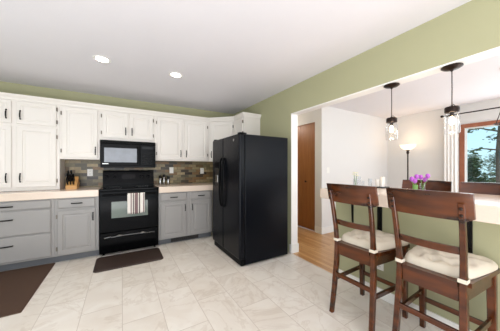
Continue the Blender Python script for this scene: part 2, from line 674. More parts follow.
# dining window
fr = MB()
c0 = .075
fr.box(XD - .022, XD, WY0 - c0, WY0, WZ0 - c0, WZ1 + c0, bev=.004).box(XD - .022, XD, WY1, WY1 + c0, WZ0 - c0, WZ1 + c0, bev=.004)
fr.box(XD - .022, XD, WY0, WY1, WZ1, WZ1 + c0, bev=.004).box(XD - .022, XD, WY0, WY1, WZ0 - c0, WZ0, bev=.004)
wf = struct('window_1', fr, M['window_wood'])
s_ = MB()
for y0, y1 in ((WY0, 0.5), (0.52, WY1)):
    s_.box(XD + .03, XD + .07, y0, y0 + .02, WZ0, WZ1).box(XD + .03, XD + .07, y1 - .02, y1, WZ0, WZ1)
    s_.box(XD + .03, XD + .07, y0 + .02, y1 - .02, WZ0, WZ0 + .02).box(XD + .03, XD + .07, y0 + .02, y1 - .02, WZ1 - .02, WZ1)
s_.build('sash', M['trim'], wf)
bx(XD + .048, XD + .052, WY0 + .015, WY1 - .015, WZ0 + .015, WZ1 - .015).build('pane', M['pane'], wf)
# slate backsplash
struct('trim_3', MB().box(-1.68, XR, YB - .012, YB, .973, 1.44), M['slate'])

# ------------------------------------------------------------------ cabinets
def frame_mtx(origin, ang):
    """local x runs across the front, local -y points out to the viewer"""
    return Matrix.Translation(origin) @ Matrix.Rotation(ang, 4, 'Z')


def panel_mesh(mt, x0, x1, z0, z1, th=.02, style='raised'):
    """face at local y=0 going out to -th"""
    if style == 'raised':
        loops = [(0, 0), (0, -th + .004), (.004, -th), (.052, -th), (.058, -th + .007), (.068, -th + .007), (.088, -th + .001)]
    elif style == 'small':
        loops = [(0, 0), (0, -th + .004), (.004, -th), (.04, -th), (.045, -th + .006), (.052, -th + .006), (.066, -th + .001)]
    else:
        loops = [(0, 0), (0, -th + .007), (.004, -th + .004), (.012, -th)]
    mb = MB()
    rs = []
    for ins, y in loops:
        rs.append([mt @ Vector(p) for p in ((x0 + ins, y, z0 + ins), (x1 - ins, y, z0 + ins), (x1 - ins, y, z1 - ins), (x0 + ins, y, z1 - ins))])
    mb.rings(rs)
    return mb


def pull(mt, cx, cz, L, vertical, parent, th=.02, m=None):
    mb = MB()
    n = 9
    pts = []
    for i in range(n):
        t = i / (n - 1) * 2 - 1
        out = -th - .012 - .016 * (1 - t * t)
        p = (cx, out, cz + t * L / 2) if vertical else (cx + t * L / 2, out, cz)
        pts.append(mt @ Vector(p))
    mb.tube(pts, .0075, 8)
    for sg in (-1, 1):
        a = (cx, -th + .001, cz + sg * L * .46) if vertical else (cx + sg * L * .46, -th + .001, cz)
        b_ = (a[0], -th - .016, a[2])
        mb.tube([mt @ Vector(a), mt @ Vector(b_)], .006, 8)
    return mb.build('handle', m or M['black_metal'], parent, True)


def hinge(mt, x, z, parent, th=.02):
    MB().box(x - .007, x + .007, -th - .004, -.0005, z - .026, z + .026, bev=.002, mtx=mt).build('hinge', M['pewter'], parent)


def door(root, mt, x0, x1, z0, z1, m, hx=None, hz=None, hl=.12, hinge_side=None, hinges=(), style='raised', name='door'):
    d = panel_mesh(mt, x0, x1, z0, z1, style=style).build(name, m, root)
    if hx is not None:
        pull(mt, hx, hz, hl, True, d)
    if hinge_side is not None:
        x = x0 - .0075 if hinge_side < 0 else x1 + .0075
        for z in hinges: hinge(mt, x, z, d)
    return d


def drawer(root, mt, x0, x1, z0, z1, m, hz=None, hl=.15):
    d = panel_mesh(mt, x0, x1, z0, z1, style='flat').build('drawer', m, root)
    pull(mt, (x0 + x1) / 2, hz or (z0 + z1) / 2, hl, False, d)
    return d


UF = YB - .345   # upper face-frame plane
UT = 2.215
UB = 1.41
I4 = frame_mtx((0, UF, 0), 0)
G0 = YB - .0005
# tall hutch cabinet on the counter
r = thing('tall_wall_cabinet', 'tall white cabinet standing on the beige countertop at the far left', 'cabinet', (-1.22, 4.2, .9735))
bx(-1.68, -.765, UF, YB - .013, .9735, UT).build('body', M['cream'], r)
door(r, I4, -1.655, -1.247, 1.87, 2.165, M['cream'], -1.29, 1.985, .12, -1, (1.93, 2.11), 'small')
door(r, I4, -1.198, -.80, 1.87, 2.165, M['cream'], -1.16, 1.985, .12, 1, (1.93, 2.11), 'small')
door(r, I4, -1.655, -1.247, 1.02, 1.835, M['cream'], -1.29, 1.15, .12, -1, (1.1, 1.72))
door(r, I4, -1.198, -.80, 1.02, 1.835, M['cream'], -1.16, 1.15, .12, 1, (1.1, 1.72))
r = thing('wall_cabinet', 'white single-door wall cabinet above the knife block, left of the microwave', 'cabinet', (-.53, 4.2, UB), 'white wall cabinets')
bx(-.763, -.292, UF, G0, UB + .03, UT).build('body', M['cream'], r)
bx(-.763, -.292, UF, YB - .013, UB, UB + .03).build('bottom_rail', M['cream'], r)
door(r, I4, -.738, -.318, UB + .025, 2.165, M['cream'], -.345, UB + .13, .12, -1, (UB + .12, 2.07))
r = thing('wall_cabinet', 'short white double-door wall cabinet directly above the microwave', 'cabinet', (.1, 4.2, 1.72), 'white wall cabinets')
bx(-.290, .488, UF, G0, 1.72, UT).build('body', M['cream'], r)
door(r, I4, -.262, .088, 1.755, 2.165, M['cream'], .055, 1.87, .12, -1, (1.83, 2.09), 'raised')
door(r, I4, .112, .46, 1.755, 2.165, M['cream'], .145, 1.87, .12, 1, (1.83, 2.09), 'raised')
r = thing('wall_cabinet', 'wide white double-door wall cabinet right of the microwave', 'cabinet', (.98, 4.2, UB), 'white wall cabinets')
bx(.490, 1.478, UF, G0, UB + .03, UT).build('body', M['cream'], r)
bx(.490, 1.478, UF, YB - .013, UB, UB + .03).build('bottom_rail', M['cream'], r)
door(r, I4, .525, .955, UB + .025, 2.165, M['cream'], .925, UB + .13, .12, -1, (UB + .12, 2.07))
door(r, I4, .995, 1.43, UB + .025, 2.165, M['cream'], 1.025, UB + .13, .12, 1, (UB + .12, 2.07))
# diagonal corner cabinet
ax, ay = 1.480, UF
bx_, by_ = XR - .345, YB - .71
r = thing('corner_wall_cabinet', 'white diagonal corner wall cabinet behind the refrigerator', 'cabinet', (1.95, 4.15, UB), 'white wall cabinets')
MB().prism([(ax, YB - .013), (ax, ay), (bx_, by_), (XR - .0005, by_), (XR - .0005, YB - .013)], UB, UT).build('body', M['cream'], r)
dl = math.hypot(bx_ - ax, by_ - ay)
ID = frame_mtx((ax, ay, 0), math.atan2(by_ - ay, bx_ - ax))
door(r, ID, .03, dl - .03, UB + .025, 2.165, M['cream'], .06, UB + .13, .12, 1, (UB + .12, 2.07))
# cabinet above the refrigerator, facing left
YE = 3.32
r = thing('wall_cabinet', 'small white wall cabinet over the back of the black refrigerator', 'cabinet', (2.02, 3.5, 1.80), 'white wall cabinets')
bx(XR - .345, XR - .0005, YE, by_ - .001, 1.80, UT).build('body', M['cream'], r)
IR = frame_mtx((XR - .345, by_, 0), -PI / 2)
door(r, IR, .025, by_ - YE - .025, 1.825, 2.165, M['cream'], None, None, .1, 1, (1.9, 2.1))
# crown
cr = [(-1.70, UF - .002), (ax - .01, UF - .002), (bx_ - .002, by_ - .012), (bx_ - .002, YE - .002), (XR - .0005, YE - .002)]


def offs(poly, d):
    out = []
    for i, p in enumerate(poly):
        p = Vector(p)
        ns = []
        if i > 0:
            e = (p - Vector(poly[i - 1])).normalized()
            ns.append(Vector((e.y, -e.x)))
        if i < len(poly) - 1:
            e = (Vector(poly[i + 1]) - p).normalized()
            ns.append(Vector((e.y, -e.x)))
        n = sum(ns, Vector((0, 0))).normalized()
        k = 1 / max(.3, n.dot(ns[0]))
        out.append(p + n * d * k)
    return out


mb = MB()
prof = [(0, UT - .035), (.008, UT - .03), (.012, UT - .01), (.034, UT + .022), (.036, UT + .04), (-.02, UT + .04), (-.02, UT + .002), (0, UT + .002)]
rs = []
ofs = [offs(cr, d_) for d_, z_ in prof]
for i in range(len(cr)):
    rs.append([Vector((ofs[j][i].x, ofs[j][i].y, prof[j][1])) for j in range(len(prof))])
for rr in rs[-1]: rr.x = XR - .0005
mb.rings(rs)
struct('trim_4', mb, M['cream'])
MB().prism([(-1.68, G0), (-1.68, UF + .03), (ax, UF + .03), (bx_ + .03, by_), (bx_ + .03, YE + .03), (XR - .001, YE + .03), (XR - .001, G0)], UT + .001, UT + .03).build('trim_5', M['cream'])['kind'] = 'structure'

# base cabinets
BF = YB - .61
CB = .872
IB = frame_mtx((0, BF, 0), 0)


def base_body(root, x0, x1, x1toe=None):
    bx(x0, x1, BF, YB - .001, .10, CB).build('body', M['grey'], root)
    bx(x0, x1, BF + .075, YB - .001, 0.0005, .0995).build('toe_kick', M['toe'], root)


r = thing('drawer_cabinet', 'grey base cabinet with three wide drawers, far left under the countertop', 'cabinet', (-1.22, 4.1, 0), 'grey base cabinets')
base_body(r, -1.68, -.768)
drawer(r, IB, -1.655, -.80, .755, .858, M['grey'], .805, .16)
drawer(r, IB, -1.655, -.80, .437, .742, M['grey'], .642, .16)
drawer(r, IB, -1.655, -.80, .12, .424, M['grey'], .322, .16)
r = thing('base_cabinet', 'grey base cabinet with one drawer and one door left of the black range', 'cabinet', (-.53, 4.1, 0), 'grey base cabinets')
base_body(r, -.766, -.285)
drawer(r, IB, -.735, -.325, .735, .858, M['grey'], .798, .12)
door(r, IB, -.735, -.325, .12, .705, M['grey'], -.35, .60, .11, -1, (.2, .63))
r = thing('base_cabinet', 'grey base cabinet with two drawers over two doors between range and refrigerator', 'cabinet', (.97, 4.1, 0), 'grey base cabinets')
base_body(r, .517, 1.44)
drawer(r, IB, .545, .962, .735, .858, M['grey'], .79, .12)
drawer(r, IB, 1.035, 1.41, .735, .858, M['grey'], .79, .12)
door(r, IB, .545, .962, .12, .705, M['grey'], .938, .60, .11)
door(r, IB, 1.035, 1.41, .12, .705, M['grey'], 1.06, .60, .11)
mb = MB()
mb.box(.72, 1.20, BF + .066, BF + .0745, .012, .088, bev=.002)
for i in range(14):
    mb.box(.735 + i * .033, .755 + i * .033, BF + .062, BF + .066, .02, .08)
tag(mb.build('floor_register', M['grille']), 'dark slotted vent in the toe kick under the right grey base cabinet', 'vent')
# countertops
mb = MB()
mb.box(-1.70, -.284, BF - .03, YB - .001, CB + .001, .97, bev=.008)
tag(mb.build('countertop', M['laminate']), 'beige countertop left of the range, carrying the knife block', 'countertop')
mb = MB()
mb.box(.516, XR - .001, BF - .03, YB - .001, CB + .001, .97, bev=.008)
tag(mb.build('countertop', M['laminate']), 'beige countertop right of the range, carrying the steel shakers', 'countertop')

# ------------------------------------------------------------------ range
RX0, RX1 = -.279, .511
RF = BF - .015
r = thing('range', 'black freestanding electric range with a towel on its oven door', 'stove', ((RX0 + RX1) / 2, 4.1, 0))
bx(RX0, RX1, RF, YB - .03, .03, .945, bev=.003).build('body', M['black_gloss'], r)
bx(RX0 - .002, RX1 + .002, RF - .025, YB - .11, .946, .972, bev=.008).build('cooktop', M['black_glass'], r)
for cx_, cy_, rr in ((-.1, 3.93, .1), (.3, 3.93, .075), (-.1, 4.16, .075), (.3, 4.16, .1)):
    MB().lathe([(rr - .003, .9722), (rr - .003, .9728), (rr, .9728), (rr, .9722)], (cx_, cy_, 0), 32, cap0=False, cap1=False).build('burner_ring', M['toe'], r)
# back guard: sloped
mb = MB()
yb0, yb1 = YB - .11, YB - .03
mb.rings([[Vector((x, y, z)) for y, z in ((yb0 - .01, .973), (yb1, .973), (yb1, 1.235), (yb0 + .035, 1.24), (yb0 + .02, 1.225), (yb0 - .01, 1.0))] for x in (RX0 + .01, RX1 - .01)])
bg = mb.build('back_panel', M['black_gloss'], r)
slope = math.atan2(.03, .225)


def guard_pt(x, z, out=0.0):
    t = (z - 1.0) / .225
    return Vector((x, yb0 - .01 + .03 * t - out, z + out * .1))


for x in (-.21, -.11, .31, .41):
    MB().lathe([(.022, 0), (.022, .01), (.016, .014), (.014, .026), (.001, .027)], seg=16, mtx=Matrix.Rotation(PI / 2 - slope, 4, 'X'),
               c=guard_pt(x, 1.13)).build('knob', M['black_plastic'], bg, True)
mb = MB()
mb.rings([[guard_pt(x, z, o) for x, z in ((0.0, 1.09), (.2, 1.09), (.2, 1.17), (0.0, 1.17))] for o in (-.001, .004)])
mb.build('control_display', M['black_glass'], bg)
# oven door
od = MB().box(RX0 + .004, RX1 - .004, RF - .04, RF - .001, .345, .935, bev=.006).build('oven_door', M['black_gloss'], r)
bx(RX0 + .15, RX1 - .16, RF - .0425, RF - .0402, .545, .785).build('oven_window', M['oven_reflection'], od)
mb = MB()
pts = [(RX0 + .05 + i / 12 * (RX1 - RX0 - .1), RF - .075 - .012 * math.sin(PI * i / 12), .885) for i in range(13)]
mb.tube(pts, .012, 10)
for x in (RX0 + .06, RX1 - .06): mb.box(x - .015, x + .015, RF - .08, RF - .039, .873, .897, bev=.003)
mb.build('handle', M['black_gloss'], od, True)
sd = MB().box(RX0 + .004, RX1 - .004, RF - .035, RF - .001, .05, .335, bev=.006).build('storage_drawer', M['black_gloss'], r)
mb = MB()
n = 14
rs = []
for i in range(n + 1):
    t = i / n
    x = RX0 + .06 + t * (RX1 - RX0 - .12)
    z = .262 + .018 * math.sin(PI * t)
    o = .018 * math.sin(PI * t) ** .4 if 0 < t < 1 else 0.001
    rs.append([Vector((x, RF - .0345, z - .016)), Vector((x, RF - .0345 - o, z - .006)), Vector((x, RF - .0345 - o, z + .008)), Vector((x, RF - .0345, z + .016))])
mb.rings(rs)
mb.build('handle', M['black_handle'], sd, True)
for x in (RX0 + .05, RX1 - .05):
    for y in (RF + .04, YB - .1):
        MB().lathe([(.018, 0.0005), (.018, .01), (.01, .012), (.01, .031)], (x, y, 0), 12).build('foot', M['black_plastic'], r)
# towel over the handle
mb = MB()
hx = (127 + 144) / 2
tx0, tx1 = .075, .305
hy = RF - .086
secs = []
path = []
for i in range(9): path.append((hy + .016, .73 + i / 8 * .155, 1))
for k in range(7):
    a = PI * k / 6
    path.append((hy + .0165 * math.cos(a), .887 + .0165 * math.sin(a), 1))
for i in range(11): path.append((hy - .0165 - .004 * i / 10,    .885 - i / 10 * .285, -1))
nx = 16
vs = []
tb = mb.b
for (y, z, sd_) in path:
    row = []
    for j in range(nx + 1):
        t = j / nx
        wv = .0035 * math.sin(t * 9.5 + .6) * min(1, abs(.9 - z) * 6)
        row.append(tb.verts.new((tx0 + t * (tx1 - tx0) - (.004 if sd_ < 0 else 0), y + (wv if sd_ < 0 else 0), z - (.006 * math.sin(t * 4) if z < .7 else 0))))
    vs.append(row)
for a, b_ in zip(vs, vs[1:]):
    for j in range(nx): tb.faces.new((a[j], a[j + 1], b_[j + 1], b_[j]))
tw = mb.build('dish_towel', M['towel'], None, True)
so = tw.modifiers.new('thick', 'SOLIDIFY')
so.thickness = .0035
so.offset = 0
tag(tw, 'striped grey, brown and white dish towel hanging over the oven door handle', 'towel')

# ------------------------------------------------------------------ microwave
MF = YB - .41
MZ0, MZ1 = 1.285, 1.712
r = thing('microwave', 'black over-the-range microwave with a wide window reflecting grey', 'microwave', (.1, 4.2, MZ0))
MX0, MX1 = -.280, .494
bx(MX0, MX1, MF, YB - .014, MZ0, MZ1, bev=.004).build('body', M['black_gloss'], r)
md = MB().box(MX0 + .002, .255, MF - .03, MF - .001, MZ0 + .035, MZ1 - .05, bev=.008).build('door', M['black_gloss'], r)
bx(MX0 + .05, .215, MF - .0325, MF - .0302, MZ0 + .085, MZ1 - .12).build('window', M['micro_glass'], md)
MB().tube([(.222, MF - .031, MZ0 + .07), (.222, MF - .055, MZ0 + .085), (.222, MF - .06, MZ0 + .18), (.222, MF - .055, MZ1 - .1), (.222, MF - .031, MZ1 - .085)], .010, 10).build('handle', M['black_gloss'], md, True)
bx(-.255, -.175, MF - .0312, MF - .0302, MZ0 + .056, MZ0 + .066).build('badge', M['steel'], md)
cp = MB().box(.262, MX1 - .002, MF - .028, MF - .001, MZ0 + .035, MZ1 - .05, bev=.006).build('control_panel', M['black_gloss'], r)
bx(.29, .455, MF - .0300, MF - .0282, MZ1 - .12, MZ1 - .08).build('display', M['black_glass'], cp)
for i in range(4):
    for j in range(3):
        bx(.295 + j * .055, .335 + j * .055, MF - .0297, MF - .0281, MZ0 + .06 + i * .045, MZ0 + .085 + i * .045, bev=.001).build('button', M['black_plastic'], cp)
mb = MB()
for i in range(5): mb.box(MX0 + .01, MX1 - .01, MF - .02, MF - .001, MZ1 - .044 + i * .0085, MZ1 - .0395 + i * .0085)
mb.build('vent_grille', M['black_plastic'], r)

# ------------------------------------------------------------------ refrigerator (doors face left)
FX0, FX1 = 1.290, 2.088
FY0, FY1 = 2.435, 3.39
FH = 1.725
r = thing('refrigerator', 'black side-by-side refrigerator standing against the green wall', 'refrigerator', (1.7, 2.9, 0))
bx(FX0 + .085, FX1, FY0, FY1, .02, FH - .005, bev=.006).build('body', M['black_fridge'], r)
SEAM = 2.955
fd = MB().box(FX0, FX0 + .075, FY0 + .002, SEAM - .003, .10, FH, bev=.016).build('door', M['black_fridge'], r)
fz = MB().box(FX0, FX0 + .075, SEAM + .003, FY1 - .002, .10, FH, bev=.016).build('door', M['black_fridge'], r)
fz['label'] = 'narrow freezer door with dispenser'
bx(FX0 + .072, FX0 + .087, FY0 + .01, FY1 - .01, .105, FH - .012).build('gasket', M['black_plastic'], r)
mb = MB()
mb.box(FX0 + .03, FX0 + .084, FY0 + .01, FY1 - .01, .012, .092, bev=.004)
for i in range(20): mb.box(FX0 + .026, FX0 + .031, FY0 + .05 + i * .041, FY0 + .075 + i * .041, .03, .075)
mb.build('bottom_grille', M['black_plastic'], r)
for y in (FY0 + .05, FY1 - .05):
    MB().box(FX0 + .01, FX0 + .12, y - .03, y + .03, FH + .0005, FH + .018, bev=.006).build('hinge_cover', M['black_plastic'], r)
for y in (FY0 + .06, FY1 - .06):
    for x in (FX0 + .14, FX1 - .05):
        MB().lathe([(.02, .0005), (.02, .019)], (x, y, 0), 12).build('foot', M['black_plastic'], r)
for pd, y, sg in ((fd, SEAM - .045, -1), (fz, SEAM + .045, 1)):
    pts = []
    for i in range(15):
        t = i / 14
        pts.append((FX0 - .012 - .03 * math.sin(PI * t) ** .5, y, .72 + t * .70))
    mb = MB().tube(pts, .014, 10)
    for z in (.73, 1.41): mb.box(FX0 - .02, FX0 + .003, y - .014, y + .014, z - .02, z + .02, bev=.004)
    mb.build('handle', M['black_gloss'], pd, True)
mb = MB()
y0, y1, z0, z1 = SEAM + .10, SEAM + .33, .97, 1.38
mb.box(FX0 - .008, FX0 + .004, y0, y0 + .02, z0, z1, bev=.002).box(FX0 - .008, FX0 + .004, y1 - .02, y1, z0, z1, bev=.002)
mb.box(FX0 - .008, FX0 + .004, y0 + .02, y1 - .02, z1 - .1, z1, bev=.002).box(FX0 - .014, FX0 + .004, y0 + .02, y1 - .02, z0, z0 + .03, bev=.002)
dp = mb.build('dispenser', M['black_gloss'], fz)
bx(FX0 - .003, FX0 + .001, y0 + .02, y1 - .02, z0 + .03, z1 - .1).build('recess', M['grille'], dp)
MB().box(FX0 - .02, FX0 - .004, y0 + .06, y1 - .06, z0 + .09, z0 + .2, bev=.004).build('paddle', M['steel'], dp)
MB().lathe([(.001, 0), (.018, .0), (.018, .002), (.001, .003)], seg=20, mtx=Matrix.Rotation(-PI / 2, 4, 'Y'), c=(FX0 - .0005, 2.60, 1.655)).build('badge', M['steel'], fd, True)

# ------------------------------------------------------------------ counter-top things
r = thing('knife_block', 'light wooden slanted knife block on the left countertop', 'knife block', (-.60, 4.16, .971))
ang = math.radians(0)
mb = MB()
KX0, KX1 = -.695, -.57
mb.rings([[Vector((x, y, z)) for y, z in ((4.02, .9705), (4.22, .9705), (4.29, 1.05), (4.19, 1.15), (4.02, 1.015))] for x in (KX0, KX1)])
kb = mb.build('block', M['block_wood'], r)
KP = [(x, t) for t in (.18, .5, .82) for x in (KX0 + .022, KX0 + .055, KX0 + .088)][:8]
for i, (x, t) in enumerate(KP):
    # the slot face runs from (4.02,1.04) to (4.19,1.175); its normal leans to the viewer and up
    base = Vector((x, 4.02 + .17 * t, 1.015 + .135 * t))
    nrm = Vector((0, -.135, .17)).normalized()
    L = .13 + .02 * t + .005 * (i % 2)
    k = thing('knife', 'black handled knife standing in the light wooden knife block', 'knife', base, 'knives in the knife block')
    mb = MB()
    u = Vector((1, 0, 0)) * .009
    w_ = Vector((0, .78, .62)) * .012
    rs = []
    for s_k, f in ((.004, .7), (.02, 1), (.5 * L, .85), (.85 * L, 1.1), (L, .8)):
        c_ = base + nrm * s_k
        rs.append([c_ + u * f + w_ * f, c_ - u * f + w_ * f, c_ - u * f - w_ * f, c_ + u * f - w_ * f])
    mb.rings(rs)
    mb.build('handle', M['black_plastic'], k, True)
    rs = []
    for s_k in (.0008, .0045):
        c_ = base + nrm * s_k
        rs.append([c_ + u * .4 + w_ * .9, c_ - u * .4 + w_ * .9, c_ - u * .4 - w_ * .9, c_ + u * .4 - w_ * .9])
    MB().rings(rs).build('bolster', M['steel'], k)

for x, y, h_, rr, lb in ((.60, 4.18, .175, .026, 'steel and glass shaker beside the range, nearest the range'),
                         (0.668, 4.215, .19, .026, 'middle one of the three steel shakers right of the range'),
                         (.738, 4.19, .16, .026, 'steel shaker right of the range, farthest from the range')):
    k = thing('shaker', lb, 'shaker', (x, y, .9705), 'steel shakers by the range')
    MB().lathe([(rr * .9, .971), (rr, .976), (rr, .971 + h_ * .68), (rr * .9, .971 + h_ * .7)], (x, y, 0), 20).build('body', M['steel'], k, True)
    MB().lathe([(rr * .92, .9715 + h_ * .7), (rr * .98, .9715 + h_ * .72), (rr * .95, .971 + h_ * .93), (rr * .5, .971 + h_), (.001, .971 + h_)], (x, y, 0), 20).build('cap', M['black_metal'], k, True)


def outlet(name, label, c, axis, n_sock=2, sw=False):
    k = thing(name, label, 'outlet' if not sw else 'switch', c)
    cx_, cy_, cz_ = c
    mt = Matrix.Translation(c) @ (Matrix.Identity(4) if axis == 'y' else Matrix.Rotation(-PI / 2, 4, 'Z'))
    MB().box(-.037, .037, -.007, -.0008, -.058, .058, bev=.003, mtx=mt).build('plate', M['white_plastic'], k)
    if sw:
        MB().box(-.008, .008, -.014, -.0075, -.016, .016, bev=.002, mtx=mt).build('toggle', M['white_plastic'], k)
    else:
        for dz in (-.024, .024):
            s = MB().box(-.017, .017, -.0095, -.0072, dz - .014, dz + .014, bev=.003, mtx=mt).build('socket', M['white_plastic'], k)
            MB().box(-.008, -.005, -.0103, -.0096, dz - .006, dz + .007, mtx=mt).box(.005, .008, -.0103, -.0096, dz - .006, dz + .007, mtx=mt).build('slot', M['grille'], s)
    return k


outlet('power_outlet', 'white power outlet on the backsplash beside the knife block', (-.447, YB - .012, 1.205), 'y')
outlet('light_switch', 'white switch plate on the backsplash above the shakers', (.83, YB - .012, 1.235), 'y', sw=True)
outlet('power_outlet', 'white outlet plate on the dark backsplash near the refrigerator', (1.44, YB - .012, 1.22), 'y')
outlet('power_outlet', 'white outlet low on the green pony wall between the stools', (XR, 1.178, .335), 'x')
outlet('light_switch', 'white switch on the dining room wall beyond the oak bifold door', (3.50, YD, 1.235), 'y', sw=True)

# ------------------------------------------------------------------ mats
def rrect(x0, x1, y0, y1, r_, n=5):
    out = []
    for cx_, cy_, a0 in ((x1 - r_, y0 + r_, -PI / 2), (x1 - r_, y1 - r_, 0), (x0 + r_, y1 - r_, PI / 2), (x0 + r_, y0 + r_, PI)):
        for i in range(n + 1):
            a = a0 + i / n * PI / 2
            out.append((cx_ + r_ * math.cos(a), cy_ + r_ * math.sin(a)))
    return out


def slab(x0, x1, y0, y1, r_, t):
    rs = []
    for ins, z in ((0, .0005), (0, t * .4), (t * .6, t), ):
        rs.append([Vector((x, y, z)) for x, y in rrect(x0 + ins, x1 - ins, y0 + ins, y1 - ins, max(.003, r_ - ins))])
    return MB().rings(rs)


tag(slab(-.305, .51, 3.22, 3.71, .05, .02).build('kitchen_mat', M['mat']), 'dark brown cushioned mat on the tiles in front of the range', 'mat')
rg = slab(-2.1, -.765, 2.675, 3.84, .004, .009).build('floor_rug', M['rug'])
tag(rg, 'brown flat rug at far left in front of the grey drawers', 'rug')

# ------------------------------------------------------------------ ceiling cans
for x, y, lb in ((-.19, 2.93, 'lit recessed ceiling light on the left, above the left cabinets'), (.61, 2.93, 'lit recessed ceiling light on the right, nearer the refrigerator')):
    k = thing('recessed_light', lb, 'ceiling light', (x, y, CEIL), 'recessed ceiling lights')
    MB().lathe([(.062, CEIL - .004), (.085, CEIL - .006), (.088, CEIL - .0005), (.062, CEIL - .0005)], (x, y, 0), 32, cap0=False, cap1=False).build('trim_ring', M['trim'], k, True)
    MB().lathe([(.001, CEIL - .0035), (.060, CEIL - .0035), (.060, CEIL - .0008), (.001, CEIL - .0008)], (x, y, 0), 32).build('lens', M['downlight'], k)
    spot('can_lamp', (x, y, CEIL - .02), 14, (1, .90, .76))

# ------------------------------------------------------------------ bar counter
tag(MB().box(1.94, 2.74, -1.2, 1.71, .94, 1.05, bev=.007).build('bar_countertop', M['laminate']), 'long beige bar countertop on the green pony wall behind the stools', 'countertop')
mbl = []
for y, lb, ww in ((1.178, 'dark steel support bracket under the bar countertop, between the two near stools', .045), (1.467, 'narrow dark support bracket under the bar, left one behind the left stool', .016), (.537, 'dark steel support bracket under the bar countertop, behind the right stool', .03)):
    mb = MB()
    mb.box(XR - .008, XR - .0005, y - ww / 2, y + ww / 2, .66, .935)
    mb.box(XR - .20, XR - .0085, y - ww / 2, y + ww / 2, .927, .9385)
    mb.rings([[Vector((x, yy, z)) for x, z in ((XR - .03, .9265), (XR - .008, .9265), (XR - .008, .70), (XR - .02, .70))] for yy in (y - .004, y + .004)])
    tag(mb.build('support_bracket', M['black_metal']), lb, 'bracket', 'brackets under the bar')


# ------------------------------------------------------------------ bar stools
def make_stool():
    r = thing('bar_stool', '', 'bar stool', (0, 0, 0), 'wooden bar stools')
    W = M['red_wood']
    for s in (-1, 1):
        # back leg and post in one sweep
        MB().loft([(-.055, s * .178, .0008, .033, .032), (-.03, s * .172, .2, .038, .034), (-.004, s * .165, .45, .043, .035), (0, s * .162, .60, .040, .033),
                   (-.014, s * .166, .75, .035, .029), (-.045, s * .171, .93, .030, .027), (-.079, s * .174, 1.085, .025, .026)]).build('back_leg', W, r, True)
        MB().loft([(.425, s * .192, .0008, .034, .034), (.42, s * .19, .3, .042, .042), (.415, s * .188, .6, .045, .045)]).build('front_leg', W, r, True)
    # aprons
    MB().box(-.012, .012, -.143, .143, .515, .60, bev=.003).build('apron', W, r)
    MB().box(.405, .427, -.165, .165, .53, .60, bev=.003).build('apron', W, r)
    for s in (-1, 1):
        m_ = Matrix.Translation((.205, s * .177, 0)) @ Matrix.Rotation(s * math.atan2(.026, .4), 4, 'Z')
        MB().box(-.182, .182, -.011, .011, .525, .60, bev=.003, mtx=m_).build('apron', W, r)
    # seat board (slightly dished)
    mb = MB()
    pts = [(-.02, -.138), (.455, -.222), (.47, -.2), (.47, .2), (.455, .222), (-.02, .138)]
    mb.rings([[Vector((x, y, z)) for x, y in [(.024, -.19), (.44, -.222), (.465, -.2), (.465, .2), (.44, .222), (.024, .19), (.024, .14), (-.022, .14), (-.022, -.14), (.024, -.14)]] for z in (.601, .628)])
    mb.build('seat', W, r)
    # stretchers
    MB().box(-.038, -.018, -.155, .155, .325, .36, bev=.003).build('stretcher', W, r)
    MB().box(.41, .43, -.172, .172, .215, .25, bev=.003).build('stretcher', W, r)
    for s in (-1, 1):
        m_ = Matrix.Translation((.195, s * .181, 0)) @ Matrix.Rotation(s * math.atan2(.018, .43), 4, 'Z')
        MB().box(-.21, .205, -.009, .009, .275, .31, bev=.003, mtx=m_).build('stretcher', W, r)

    # crest rail, bowed backwards, and the slimmer middle rail
    def rail(z0, z1, hw, x_off, bow, th, arch, name, n=16):
        rs = []
        for i in range(n + 1):
            t = i / n * 2 - 1
            y = t * hw
            back = -bow * (1 - t * t)
            zt = z1 + arch * (1 - t * t)
            zb = z0 + arch * .5 * (1 - t * t)
            if name == 'crest_rail' and abs(t) > .9:
                zb += .018 * (abs(t) - .9) / .1
            lean = lambda z: -.079 * max(0, (z - .62) / .465) ** 1.35
            sec = []
            for z, dx in ((zb, 0), (zb, th), (zt, th), (zt, 0)):
                sec.append(Vector((x_off + lean(z) + back + dx, y, z)))
            rs.append(sec)
        return MB().rings(rs).build(name, W, r, True, sm_angle=50)

    cr_ = rail(.985, 1.143, .218, .0165, .036, .02, .004, 'crest_rail')
    rail(.79, .832, .150, -.008, .032, .017, .004, 'back_rail')
    # bolts on the posts
    for s in (-1, 1):
        for z in (1.02, 1.058):
            lx = -.079 * max(0, (z - .62) / .465) ** 1.35
            MB().lathe([(.009, 0), (.009, .003), (.004, .006), (.001, .006)], seg=12, mtx=Matrix.Rotation(-PI / 2, 4, 'Y'), c=(lx - .0135, s * .173, z)).build('bolt', M['bronze'], cr_, True)
    return r


